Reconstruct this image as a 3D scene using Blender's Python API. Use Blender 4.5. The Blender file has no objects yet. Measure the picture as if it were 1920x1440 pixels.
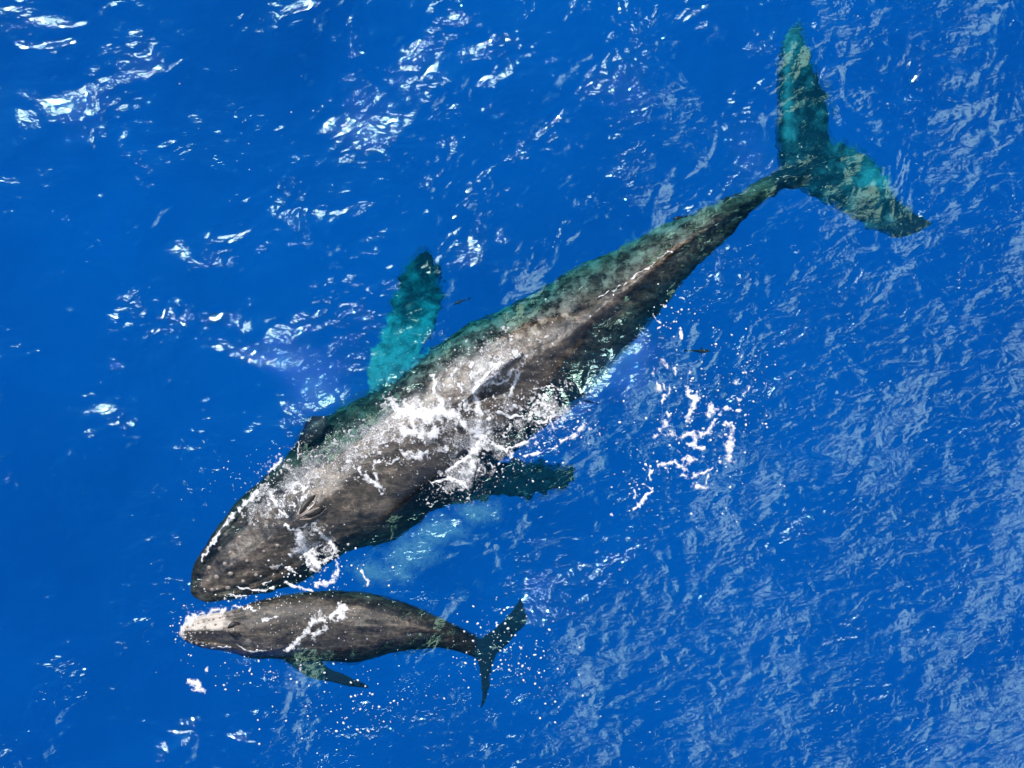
import bpy, bmesh, math, random
import numpy as np
from mathutils import Vector, Matrix
from mathutils.bvhtree import BVHTree

S = bpy.context.scene
COL = S.collection
R = math.radians

# ------------------------------------------------------------------ camera, world, sun
H = 23.2                                   # drone height above the sea, metres
cam_d = bpy.data.cameras.new('camera')
cam_d.sensor_fit = 'HORIZONTAL'
cam_d.sensor_width = 36.0
cam_d.lens = 18.0 / (9.6 / H)
cam_d.clip_start = 0.5
cam_d.clip_end = 9000
cam = bpy.data.objects.new('camera', cam_d)
COL.objects.link(cam)
cam.location = (0, 0, H)
S.camera = cam

SUN_EL, SUN_AZ = R(46), math.atan2(-0.50, 0.86)      # azimuth from +Y towards +X
sun_dir = Vector((math.sin(SUN_AZ) * math.cos(SUN_EL), math.cos(SUN_AZ) * math.cos(SUN_EL), math.sin(SUN_EL)))
sd = bpy.data.lights.new('sun', 'SUN')
sd.energy = 5.0
sd.angle = R(0.5)
sd.color = (1.0, 0.955, 0.89)
so = bpy.data.objects.new('sun', sd)
COL.objects.link(so)
so.location = sun_dir * 60
so.rotation_euler = (-sun_dir).to_track_quat('-Z', 'Y').to_euler()

world = bpy.data.worlds.new('World')
S.world = world
world.use_nodes = True
SKY_STRENGTH = 0.10
CLOUD_RAD = 18.0


class NT:
    """Small helper to write node trees."""
    def __init__(self, tree):
        self.t = tree
        tree.nodes.clear()

    def n(self, kind, ins=None, **props):
        nd = self.t.nodes.new(kind)
        for k, v in props.items():
            setattr(nd, k, v)
        for k, v in (ins or {}).items():
            sock = nd.inputs[k]
            if hasattr(v, 'links') or isinstance(v, bpy.types.NodeSocket):
                self.t.links.new(v, sock)
            elif isinstance(v, bpy.types.Node):
                self.t.links.new(v.outputs[0], sock)
            else:
                sock.default_value = v
        return nd

    def math(self, op, a, b=0.0, c=None, clamp=False):
        ins = {0: a, 1: b}
        if c is not None:
            ins[2] = c
        nd = self.n('ShaderNodeMath', ins, operation=op)
        nd.use_clamp = clamp
        return nd.outputs[0]

    def ramp(self, fac, stops, interp='LINEAR'):
        nd = self.n('ShaderNodeValToRGB', {0: fac})
        nd.color_ramp.interpolation = interp
        el = nd.color_ramp.elements
        while len(el) < len(stops):
            el.new(0.5)
        for e, (p, c) in zip(el, stops):
            e.position = p
            e.color = (c, c, c, 1) if isinstance(c, (int, float)) else tuple(c) + (1,)
        return nd.outputs[0]

    def mix(self, fac, a, b):
        nd = self.n('ShaderNodeMix', data_type='RGBA')
        for i, v in ((0, fac), (6, a), (7, b)):
            if isinstance(v, bpy.types.NodeSocket):
                self.t.links.new(v, nd.inputs[i])
            elif isinstance(v, (tuple, list)):
                nd.inputs[i].default_value = tuple(v) + ((1,) if len(v) == 3 else ())
            else:
                nd.inputs[i].default_value = v
        return nd.outputs[2]

    def noise(self, vec, scale, detail=4.0, rough=0.55, dist=0.0):
        return self.n('ShaderNodeTexNoise', {'Vector': vec, 'Scale': scale, 'Detail': detail, 'Roughness': rough, 'Distortion': dist}).outputs[0]


w = NT(world.node_tree)
sky = w.n('ShaderNodeTexSky', sky_type='NISHITA')
sky.sun_disc = False
sky.sun_elevation = SUN_EL
sky.sun_rotation = SUN_AZ
sky.air_density = 1.0
sky.dust_density = 0.6
gen = w.n('ShaderNodeTexCoord').outputs['Generated']
sep = w.n('ShaderNodeSeparateXYZ', {0: gen})
zc = w.math('MAXIMUM', sep.outputs[2], 0.12)
cx = w.math('DIVIDE', sep.outputs[0], zc)
cy = w.math('DIVIDE', sep.outputs[1], zc)
cv = w.n('ShaderNodeCombineXYZ', {0: cx, 1: cy, 2: 0.37})
cn = w.noise(cv.outputs[0], 2.6, 6.0, 0.6, 0.3)
# the cloud bank thickens away from the sun
side = w.math('ADD', w.math('MULTIPLY', cx, 0.95), w.math('MULTIPLY', cy, -0.32))
cov = w.math('ADD', w.math('MULTIPLY', w.math('SUBTRACT', cn, 0.5), 1.25), w.math('ADD', side, 0.035))
cmask = w.ramp(cov, [(0.50, 0.0), (0.54, 0.42), (0.70, 0.50), (0.73, 1.0)])
up = w.ramp(sep.outputs[2], [(0.56, 0.0), (0.62, 1.0)])      # a bank high in the sky
cm = w.math('MULTIPLY', cmask, up)
tint = w.n('ShaderNodeMix', data_type='RGBA', blend_type='MULTIPLY')
tint.inputs[0].default_value = 1.0
w.t.links.new(sky.outputs[0], tint.inputs[6])
tint.inputs[7].default_value = (0.14, 0.60, 1.0, 1)
cloudc = w.mix(w.ramp(cmask, [(0.50, 0.0), (0.90, 1.0)]), (CLOUD_RAD * 0.42, CLOUD_RAD * 0.95, CLOUD_RAD * 1.0), (CLOUD_RAD * 1.7, CLOUD_RAD * 1.45, CLOUD_RAD * 1.3))
skyc = w.mix(cm, tint.outputs[2], cloudc)
sdv = w.n('ShaderNodeVectorMath', {0: gen, 1: tuple(sun_dir)}, operation='DOT_PRODUCT').outputs['Value']
near = w.ramp(w.math('ADD', w.math('MULTIPLY', w.math('SUBTRACT', 1.0, sdv), 18.0), w.math('MULTIPLY', w.math('SUBTRACT', w.noise(cv.outputs[0], 9.0, 5.0, 0.6), 0.5), 0.9)), [(0.05, 1.0), (0.22, 0.45), (0.25, 0.30), (0.29, 0.0)])
skyc = w.mix(near, skyc, w.mix(w.ramp(near, [(0.3, 0.0), (0.6, 1.0)]), (60.0, 100.0, 95.0), (155.0, 116.0, 118.0)))
bg = w.n('ShaderNodeBackground', {'Color': skyc, 'Strength': SKY_STRENGTH})
w.n('ShaderNodeOutputWorld', {0: bg.outputs[0]})

S.view_settings.view_transform = 'Standard'
S.view_settings.look = 'None'
S.view_settings.exposure = 0.0
S.view_settings.gamma = 1.0
cy_ = S.cycles
cy_.use_denoising = True
cy_.max_bounces = 8
cy_.diffuse_bounces = 2
cy_.glossy_bounces = 2
cy_.transmission_bounces = 4
cy_.transparent_max_bounces = 8
cy_.volume_bounces = 0
cy_.caustics_reflective = False
cy_.caustics_refractive = False
cy_.sample_clamp_direct = 0.0
cy_.sample_clamp_indirect = 4.0


# ------------------------------------------------------------------ helpers
def P(px, py, z=0.0):
    """A point of the place: map metres from the survey grid (100 grid units to the metre at sea level), at height z."""
    k = (H - z) / H
    return ((px - 960) / 100.0 * k, (720 - py) / 100.0 * k)


def tag(o, label=None, cat=None, group=None, kind=None):
    if label: o['label'] = label
    if cat: o['category'] = cat
    if group: o['group'] = group
    if kind: o['kind'] = kind
    return o


def empty(name, loc):
    o = bpy.data.objects.new(name, None)
    o.location = loc
    o.empty_display_size = 0.3
    COL.objects.link(o)
    return o


def mesh_obj(name, verts, faces, mat, parent=None, smooth=True):
    me = bpy.data.meshes.new(name)
    me.from_pydata([tuple(v) for v in verts], [], [tuple(f) for f in faces])
    me.update()
    o = bpy.data.objects.new(name, me)
    COL.objects.link(o)
    if mat: me.materials.append(mat)
    if smooth: me.shade_smooth()
    if parent:
        o.parent = parent
        o.matrix_parent_inverse = Matrix.Translation(-parent.location)
    return o


def tri_obj(name, V, F, mat, parent=None):
    """Fast triangle / quad mesh from numpy arrays."""
    V = np.asarray(V, np.float32); F = np.asarray(F, np.int32)
    k = F.shape[1]
    me = bpy.data.meshes.new(name)
    me.vertices.add(len(V)); me.vertices.foreach_set('co', V.ravel())
    me.loops.add(F.size); me.loops.foreach_set('vertex_index', F.ravel())
    me.polygons.add(len(F))
    me.polygons.foreach_set('loop_start', np.arange(0, F.size, k, dtype=np.int32))
    me.polygons.foreach_set('loop_total', np.full(len(F), k, np.int32))
    me.update(calc_edges=True)
    me.validate()
    me.shade_smooth()
    if mat: me.materials.append(mat)
    o = bpy.data.objects.new(name, me)
    COL.objects.link(o)
    if parent:
        o.parent = parent
        o.matrix_parent_inverse = Matrix.Translation(-parent.location)
    return o


def vnoise(x, y, seed=0):
    rng = np.random.RandomState(seed)
    T = rng.rand(256, 256)
    xi = np.floor(x).astype(int); yi = np.floor(y).astype(int)
    fx = x - xi; fy = y - yi
    fx = fx * fx * fx * (fx * (fx * 6 - 15) + 10); fy = fy * fy * fy * (fy * (fy * 6 - 15) + 10)
    a = T[xi & 255, yi & 255]; b = T[(xi + 1) & 255, yi & 255]
    c = T[xi & 255, (yi + 1) & 255]; d = T[(xi + 1) & 255, (yi + 1) & 255]
    return (a * (1 - fx) + b * fx) * (1 - fy) + (c * (1 - fx) + d * fx) * fy


def fbm(x, y, seed=0, octv=4, gain=0.5):
    x, y = 0.88 * x - 0.47 * y + 300, 0.47 * x + 0.88 * y + 300
    s = 0; a = 1.0; t = 0
    for i in range(octv):
        s = s + a * vnoise(x * 2 ** i + 17.3 * i, y * 2 ** i + 5.1 * i, seed + i); t += a; a *= gain
        x, y = 0.80 * x - 0.60 * y, 0.60 * x + 0.80 * y
    return s / t


def ridged(x, y, seed=0, octv=3):
    x, y = 0.88 * x - 0.47 * y + 300, 0.47 * x + 0.88 * y + 300
    s = 0; a = 1.0; t = 0
    for i in range(octv):
        s = s + a * (1 - np.abs(2 * vnoise(x * 2 ** i + 9.7 * i, y * 2 ** i + 3.3 * i, seed + i) - 1)); t += a; a *= 0.55
        x, y = 0.80 * x - 0.60 * y, 0.60 * x + 0.80 * y
    return s / t


# ------------------------------------------------------------------ materials
def new_mat(name):
    m = bpy.data.materials.new(name)
    m.use_nodes = True
    return m, NT(m.node_tree)


def water_material():
    m, t = new_mat('sea water')
    geo = t.n('ShaderNodeNewGeometry').outputs['Position']
    mp = t.n('ShaderNodeMapping', {'Vector': geo, 'Rotation': (0, 0, R(-28)), 'Scale': (0.7, 1.25, 1)}).outputs[0]
    n1 = t.noise(mp, 2.1, 3.0, 0.5, 0.5)
    n2 = t.noise(mp, 6.0, 3.0, 0.55, 0.7)
    gx = t.n('ShaderNodeSeparateXYZ', {0: geo}).outputs
    lean = t.math('ADD', t.math('MULTIPLY', gx[0], 0.016), t.math('MULTIPLY', gx[1], -0.010))   # the breeze freshens to one side
    gust = t.ramp(t.math('ADD', t.noise(geo, 0.6, 3.0, 0.6, 0.5), lean), [(0.38, 0.26), (0.60, 1.0)])
    hgt = t.math('ADD', t.math('MULTIPLY', t.math('MULTIPLY', n1, 0.13), gust), t.math('MULTIPLY', t.math('MULTIPLY', n2, 0.034), gust))
    bump = t.n('ShaderNodeBump', {'Height': hgt, 'Strength': 1.0, 'Distance': 1.0}).outputs[0]
    gloss = t.n('ShaderNodeBsdfGlossy', {'Color': (0.54, 1.0, 0.84, 1), 'Roughness': 0.022, 'Normal': bump}, distribution='BECKMANN')
    refr = t.n('ShaderNodeBsdfRefraction', {'Color': (1, 1, 1, 1), 'Roughness': 0.0, 'IOR': 1.33, 'Normal': bump})
    tran = t.n('ShaderNodeBsdfTransparent', {'Color': (1, 1, 1, 1)})
    body = t.n('ShaderNodeMixShader', {0: 0.35, 1: tran.outputs[0], 2: refr.outputs[0]})
    inc = t.n('ShaderNodeNewGeometry').outputs['Incoming']
    dt = t.math('ABSOLUTE', t.n('ShaderNodeVectorMath', {0: bump, 1: inc}, operation='DOT_PRODUCT').outputs['Value'])
    fr = t.math('ADD', 0.090, t.math('MULTIPLY', 0.91, t.math('POWER', t.math('SUBTRACT', 1.0, dt, clamp=True), 5.0)))   # the same from above and below
    sh = t.n('ShaderNodeMixShader', {0: fr, 1: body.outputs[0], 2: gloss.outputs[0]})
    ab = t.n('ShaderNodeVolumeAbsorption', {'Color': (0.0, 0.980, 1.0, 1), 'Density': 1.15})
    t.n('ShaderNodeOutputMaterial', {'Surface': sh.outputs[0], 'Volume': ab.outputs[0]})
    return m


def deep_material():
    m, t = new_mat('deep water')
    geo = t.n('ShaderNodeNewGeometry').outputs['Position']
    n = t.ramp(t.noise(geo, 0.085, 4.0, 0.6, 0.4), [(0.32, 0.0), (0.68, 1.0)])
    base = t.mix(n, (0.2, 0.43, 0.385), (0.2, 0.62, 0.510))
    p = t.n('ShaderNodeBsdfDiffuse', {'Color': base})
    t.n('ShaderNodeOutputMaterial', {0: p.outputs[0]})
    return m


def skin_material(name, dark, light, pale, scale=1.0, mottle=0.5, axis_deg=33.6):
    m, t = new_mat(name)
    geo = t.n('ShaderNodeNewGeometry').outputs['Position']
    lay = t.n('ShaderNodeMapping', {'Vector': geo, 'Rotation': (0, 0, R(-axis_deg)), 'Scale': (0.55, 2.0, 1.0)}).outputs[0]
    big = t.noise(geo, 1.1 * scale, 5.0, 0.6, 0.4)
    fine = t.noise(geo, 9.0 * scale, 5.0, 0.65, 0.2)
    mid = t.noise(lay, 3.0 * scale, 7.0, 0.72, 0.5)
    vein = t.math('ABSOLUTE', t.math('SUBTRACT', t.noise(geo, 4.2 * scale, 3.0, 0.6, 1.2), 0.5))
    vein = t.ramp(vein, [(0.0, 1.0), (0.05, 0.0)])
    v = t.math('ADD', t.math('MULTIPLY', big, 0.30), t.math('ADD', t.math('MULTIPLY', mid, 0.46), t.math('MULTIPLY', fine, 0.24)))
    v = t.math('ADD', v, t.math('MULTIPLY', vein, 0.045))
    f = t.ramp(v, [(0.43, 0.0), (0.52, 0.25), (0.62, 1.0)])
    base = t.mix(f, dark, light)
    # small pale scars and barnacle spots
    vor = t.n('ShaderNodeTexVoronoi', {'Vector': geo, 'Scale': 6.5 * scale}, feature='F1').outputs[0]
    spot = t.math('MULTIPLY', t.ramp(vor, [(0.05, 1.0), (0.11, 0.0)]), t.ramp(t.noise(geo, 2.0 * scale, 2.0), [(0.52, 0.0), (0.6, 0.7)]))
    base = t.mix(spot, base, (0.30, 0.28, 0.25))
    at = t.n('ShaderNodeAttribute', attribute_name='pale').outputs['Fac']
    pn = t.math('ADD', at, t.math('MULTIPLY', t.math('SUBTRACT', t.noise(geo, 3.2 * scale, 5.0, 0.65), 0.5), mottle * 2.2))
    pm = t.math('MULTIPLY', t.ramp(pn, [(0.40, 0.0), (0.70, 1.0)]), t.math('MINIMUM', t.math('MULTIPLY', at, 4.0), 1.0))
    base = t.mix(pm, base, pale)
    base = t.mix(t.math('MULTIPLY', at, -1.0, clamp=True), base, (0.006, 0.008, 0.012))  # negative tone: dark hide and painted-in shade
    sl = t.n('ShaderNodeAttribute', attribute_name='water_tint').outputs['Fac']  # blue haze of the water, painted into submerged limbs
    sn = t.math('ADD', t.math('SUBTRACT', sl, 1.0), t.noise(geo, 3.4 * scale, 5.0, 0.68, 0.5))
    water_tint = t.mix(t.ramp(sn, [(0.36, 0.0), (0.50, 0.35), (0.64, 1.0)]), (0.009, 0.032, 0.060), (0.19, 0.35, 0.43))
    base = t.mix(t.ramp(sl, [(0.10, 0.0), (0.45, 1.0)]), base, water_tint)
    hb = t.math('ADD', t.math('MULTIPLY', fine, 0.02), t.math('MULTIPLY', t.noise(geo, 28 * scale, 3.0, 0.6), 0.008))
    bump = t.n('ShaderNodeBump', {'Height': hb, 'Strength': 0.9, 'Distance': 1.0}).outputs[0]
    wet = t.n('ShaderNodeBump', {'Height': t.math('ADD', t.math('MULTIPLY', t.noise(lay, 7.0 * scale, 3.0, 0.55, 0.9), 0.11), t.math('MULTIPLY', t.noise(geo, 24 * scale, 2.0, 0.5), 0.016)), 'Strength': 1.0, 'Distance': 1.0}).outputs[0]
    # skin only shines where it stands out of the water
    out = t.ramp(t.math('ADD', t.n('ShaderNodeSeparateXYZ', {0: geo}).outputs[2], 0.5), [(0.44, 0.0), (0.54, 1.0)])
    p = t.n('ShaderNodeBsdfPrincipled', {'Base Color': base, 'Roughness': 0.33, 'Normal': bump, 'IOR': 1.45, 'Specular IOR Level': t.math('MULTIPLY', out, 0.5),
                                         'Coat Weight': out, 'Coat Roughness': 0.07, 'Coat IOR': 1.33, 'Coat Normal': wet})
    t.n('ShaderNodeOutputMaterial', {0: p.outputs[0]})
    return m


def simple_material(name, col, rough, bump=0.0, scale=20, spec=0.5):
    m, t = new_mat(name)
    geo = t.n('ShaderNodeNewGeometry').outputs['Position']
    n = t.noise(geo, scale, 4.0)
    base = t.mix(t.ramp(n, [(0.35, 0.0), (0.65, 1.0)]), tuple(c * 0.82 for c in col), col)
    b = t.n('ShaderNodeBump', {'Height': n, 'Strength': 1.0, 'Distance': bump}).outputs[0]
    p = t.n('ShaderNodeBsdfPrincipled', {'Base Color': base, 'Roughness': rough, 'Normal': b, 'Specular IOR Level': spec})
    t.n('ShaderNodeOutputMaterial', {0: p.outputs[0]})
    return m


M_WATER = water_material()
M_DEEP = deep_material()
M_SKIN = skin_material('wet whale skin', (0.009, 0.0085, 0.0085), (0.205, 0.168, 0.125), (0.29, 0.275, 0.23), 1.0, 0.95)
M_CALF = skin_material('wet calf skin', (0.009, 0.0085, 0.0085), (0.15, 0.125, 0.095), (0.46, 0.41, 0.355), 1.5, 0.55, 177.0)
M_NOSTRIL = simple_material('nostril skin', (0.006, 0.005, 0.006), 0.5, 0.002)
M_RIM = simple_material('blowhole rim skin', (0.26, 0.22, 0.19), 0.25, 0.006, 14)
def foam_material():
    m, t = new_mat('sea foam')
    geo = t.n('ShaderNodeNewGeometry').outputs['Position']
    n = t.noise(geo, 38.0, 4.0, 0.65)
    base = t.mix(t.ramp(n, [(0.35, 0.0), (0.6, 1.0)]), (0.64, 0.645, 0.65), (0.83, 0.84, 0.85))
    b = t.n('ShaderNodeBump', {'Height': n, 'Strength': 1.0, 'Distance': 0.015}).outputs[0]
    p = t.n('ShaderNodeBsdfPrincipled', {'Base Color': base, 'Roughness': 0.6, 'Normal': b, 'Specular IOR Level': 0.3})
    dens = t.n('ShaderNodeAttribute', attribute_name='dens').outputs['Fac']
    a = t.math('ADD', t.math('MULTIPLY', dens, 1.35), t.math('MULTIPLY', t.math('SUBTRACT', n, 0.53), 1.1), clamp=True)
    tr = t.n('ShaderNodeBsdfTransparent')
    sh = t.n('ShaderNodeMixShader', {0: a, 1: tr.outputs[0], 2: p.outputs[0]})
    t.n('ShaderNodeOutputMaterial', {0: sh.outputs[0]})
    return m


M_FOAM = foam_material()
M_SPRAY = simple_material('spray', (0.81, 0.825, 0.84), 0.6, 0.004, 45, 0.3)
M_FISH = simple_material('dark fish skin', (0.010, 0.012, 0.014), 0.35, 0.002)


# ------------------------------------------------------------------ the sea
def axis(lim, step, far):
    a = list(np.arange(0, lim + 1e-6, step))
    g = step
    while a[-1] < far:
        g *= 1.28
        a.append(a[-1] + g)
    a = np.array(a)
    return np.concatenate([-a[:0:-1], a])


def wave_components():
    rng = np.random.RandomState(5)
    out = []
    for i in range(70):
        lam = 0.35 * (7.0 / 0.35) ** (rng.rand() ** 1.15)
        k = 2 * math.pi / lam
        th = R(118) + rng.randn() * R(50)              # travelling to the upper left, as the crests run
        slope = 0.017 * (1.2 if lam > 2.2 else 1.0 if lam > 0.8 else 0.9)
        out.append((k * math.cos(th), k * math.sin(th), slope / k, rng.rand() * 6.283, rng.randint(1000)))
    return out


WAVES = wave_components()


GLINTS = [(100, 82, 30, 1.0), (145, 50, 20, 1.0), (42, 88, 16, .9), (650, 186, 26, 1.0), (700, 190, 18, .9), (755, 185, 14, .9), (1035, 225, 36, 1.0), (1064, 205, 20, 1.0), (925, 322, 26, 1.0), (895, 350, 20, 1.0),
          (880, 374, 18, 1.0), (790, 75, 20, .9), (832, 32, 16, .9), (760, 105, 14, .9), (600, 605, 22, 1.0), (565, 612, 14, .9), (645, 590, 16, .9), (525, 682, 18, 1.0), (482, 682, 12, .9), (702, 535, 16, .9), (728, 505, 10, .9),
          (305, 272, 20, .9), (180, 375, 18, .9), (135, 392, 14, .9), (20, 395, 12, .9), (1100, 128, 18, .9), (1150, 68, 14, .9), (938, 216, 14, .9), (835, 445, 16, .95), (632, 398, 12, .9), (524, 240, 10, .9), (510, 345, 12, .9), (1740, 1402, 22, 1.0),
          (20, 5, 14, .9), (215, 5, 14, .9), (210, 315, 10, .9), (260, 105, 9, .9), (60, 660, 14, .8), (160, 740, 12, .8), (400, 742, 12, .9), (290, 425, 12, .8), (850, 405, 12, .9), (1090, 610, 10, .9), (110, 1365, 16, .8)]


def spread_glints():
    rng = np.random.RandomState(12)
    out = []
    for (px, py, r, amp) in GLINTS:
        for k in range(2 + int(r / 7)):
            u = rng.randn() * r * 0.75; v = rng.randn() * r * 0.30
            out.append((px + u * 0.86 - v * 0.5, py - u * 0.5 - v * 0.86, rng.uniform(4.5, 7 + r * 0.3), amp * rng.uniform(0.85, 1.12)))
    return out


def glint_wavelet(x, y, px, py, r, amp):
    """A short steep wavelet whose face is turned halfway between the sun and the drone."""
    gx, gy = P(px, py)
    rr = r / 100.0
    u = (x - gx) * 0.86 + (y - gy) * 0.50; v = -(x - gx) * 0.50 + (y - gy) * 0.86
    q = (u / (1.5 * rr)) ** 2 + (v / (0.75 * rr)) ** 2
    hv = (Vector((-gx, -gy, H)).normalized() + sun_dir).normalized()
    return np.where(q < 9, amp * 1.0 * (-hv.x / hv.z * (x - gx) - hv.y / hv.z * (y - gy)) * np.exp(-q * q * 0.8), 0.0)


GLINTS = spread_glints()


def sea_height(x, y):
    shape = np.shape(x)
    z = np.zeros(shape)
    wx = x + 0.35 * (fbm(x * 0.5 + 40, y * 0.5 + 40, 11, 2) - 0.5)
    wy = y + 0.35 * (fbm(x * 0.5 + 90, y * 0.5 + 10, 12, 2) - 0.5)
    groups = [np.clip(4.2 * (fbm(x * 0.45 + 13 * g + 60, y * 0.45 + 60, 21 + g, 3) - 0.30), 0.1, 2.2) for g in range(4)]
    for i, (kx, ky, a, ph, _) in enumerate(WAVES):
        s = np.sin(kx * wx + ky * wy + ph)
        z += a * groups[i % 4] * (s + 0.25 * s * s - 0.125)
    if np.ndim(x) == 1 and len(x) < 60000:
        return z
    for (px, py, r, amp) in GLINTS:
        z += glint_wavelet(x, y, px, py, r, amp)
    return z


def build_sea():
    ax = axis(11.0, 0.045, 4000.0)
    ay = axis(8.6, 0.045, 4000.0)
    X, Y = np.meshgrid(ax, ay, indexing='ij')
    Z = np.zeros_like(X)
    near = (np.abs(X) < 60) & (np.abs(Y) < 60)
    Z[near] = sea_height(X[near], Y[near])
    fade = np.clip((60 - np.maximum(np.abs(X), np.abs(Y))) / 35, 0, 1)
    Z *= fade
    nx, ny = X.shape
    V = np.stack([X, Y, Z], -1).reshape(-1, 3)
    idx = np.arange(nx * ny).reshape(nx, ny)
    F = np.stack([idx[:-1, :-1], idx[1:, :-1], idx[1:, 1:], idx[:-1, 1:]], -1).reshape(-1, 4)
    # close it below so the water is a body, not a skin
    base = len(V)
    D = -80.0
    a, b = ax[-1], ay[-1]
    ring = np.concatenate([idx[:, 0], idx[-1, 1:], idx[-2::-1, -1], idx[0, -2:0:-1]])
    low = V[ring].copy(); low[:, 2] = D
    V = np.concatenate([V, low, [[0, 0, D]]])
    n = len(ring)
    lo = base + np.arange(n)
    sides = np.stack([ring, lo, np.roll(lo, -1), np.roll(ring, -1)], -1)[:, ::1]
    bottom = np.stack([lo, np.full(n, base + n), np.full(n, base + n), np.roll(lo, -1)], -1)
    o = tri_obj('sea', V, np.concatenate([F, sides]), M_WATER)
    bm = bmesh.new(); bm.from_mesh(o.data)
    bm.verts.ensure_lookup_table()
    c = bm.verts[base + n]
    for i in range(n):
        try:
            bm.faces.new((bm.verts[base + i], c, bm.verts[base + (i + 1) % n]))
        except ValueError:
            pass
    bmesh.ops.recalc_face_normals(bm, faces=bm.faces[:])
    bm.to_mesh(o.data); bm.free()
    o.data.shade_smooth()
    tag(o, 'deep blue open sea with small choppy ripples', 'sea', kind='structure')
    return o


# ------------------------------------------------------------------ whales
def along(points, p0, d):
    """(s, t) of survey points in the frame of a body axis, metres."""
    d = np.array(d) / np.linalg.norm(d)
    n = np.array((-d[1], d[0]))
    q = (np.array(points, float) - np.array(p0)) / 100.0
    return q @ d, q @ n


def loft(sections):
    """Closed skin through rings of equal length; the ends are capped."""
    n = len(sections[0])
    V = [v for s in sections for v in s]
    F = []
    for i in range(len(sections) - 1):
        for j in range(n):
            a = i * n + j; b = i * n + (j + 1) % n
            F.append((a, b, b + n, a + n))
    F.append(tuple(range(n))[::-1])
    F.append(tuple(range((len(sections) - 1) * n, len(sections) * n)))
    return V, F


def fin(stations, n=20, sharp=0.9):
    """stations: (lead (px,py), trail (px,py), z lead, z trail, thickness)."""
    secs = []
    for (l, tr, zl, zt, th) in stations:
        L = Vector((*P(*l, zl), zl)); T = Vector((*P(*tr, zt), zt))
        ring = []
        for j in range(n):
            a = 2 * math.pi * j / n
            u = 0.5 - 0.5 * math.cos(a)              # 0 lead, 1 trail
            hgt = th * math.sin(a) * (1 - 0.55 * u) * 0.9
            p = L.lerp(T, u)
            ring.append((p.x, p.y, p.z + hgt))
        secs.append(ring)
    return loft(secs)


def dense(stations, k=5):
    """Resample fin stations smoothly."""
    A = np.array([[*l, *t, zl, zt, th] for (l, t, zl, zt, th) in stations], float)
    s = np.arange(len(A)); out = []
    q = np.linspace(0, len(A) - 1, (len(A) - 1) * k + 1)
    # Catmull-Rom
    for v in q:
        i = min(int(v), len(A) - 2); f = v - i
        p0, p1, p2, p3 = A[max(i - 1, 0)], A[i], A[i + 1], A[min(i + 2, len(A) - 1)]
        r = 0.5 * ((2 * p1) + (-p0 + p2) * f + (2 * p0 - 5 * p1 + 4 * p2 - p3) * f * f + (-p0 + 3 * p1 - 3 * p2 + p3) * f ** 3)
        out.append(((r[0], r[1]), (r[2], r[3]), r[4], r[5], max(r[6], 0.006)))
    return out


def trunk(upper, lower, p0, d, ztop, hratio, relief, n_st=120, n_ring=72, power=2.05):
    """Loft a whale's trunk between its two outlines."""
    d = np.array(d, float) / np.linalg.norm(d); nn = np.array((-d[1], d[0]))
    su, tu = along(upper, p0, d); sl, tl = along(lower, p0, d)
    s1 = min(su[-1], sl[-1])
    S_ = s1 * (0.5 - 0.5 * np.cos(np.pi * np.linspace(0.0, 1, n_st) ** 0.9))
    tuu = np.interp(S_, su, tu); tll = np.interp(S_, sl, tl)
    for _ in range(3):
        tuu[1:-1] = 0.25 * tuu[:-2] + 0.5 * tuu[1:-1] + 0.25 * tuu[2:]
        tll[1:-1] = 0.25 * tll[:-2] + 0.5 * tll[1:-1] + 0.25 * tll[2:]
    secs = []
    for s, a, b in zip(S_, tuu, tll):
        c = 0.5 * (a + b); w_ = max(0.5 * abs(b - a), 0.03)
        zt = np.interp(s, [q[0] for q in ztop], [q[1] for q in ztop])
        hr = np.interp(s, [q[0] for q in hratio], [q[1] for q in hratio])
        h = w_ * hr
        zc_ = zt - h
        ring = []
        for j in range(n_ring):
            ang = 2 * math.pi * j / n_ring
            ca, sa = math.cos(ang), math.sin(ang)
            u = math.copysign(abs(ca) ** (2 / power), ca)
            v = math.copysign(abs(sa) ** (2 / power), sa)
            z = zc_ + h * v
            if sa > 0:
                z += relief(s, u, w_) * min(1.0, sa * 2)
            k = (H - z) / H
            px = p0[0] + 100 * (d[0] * s + nn[0] * (c + u * w_))
            py = p0[1] + 100 * (d[1] * s + nn[1] * (c + u * w_))
            ring.append((*P(px, py, z), z))
        secs.append(ring)
    return loft(secs)


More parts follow.
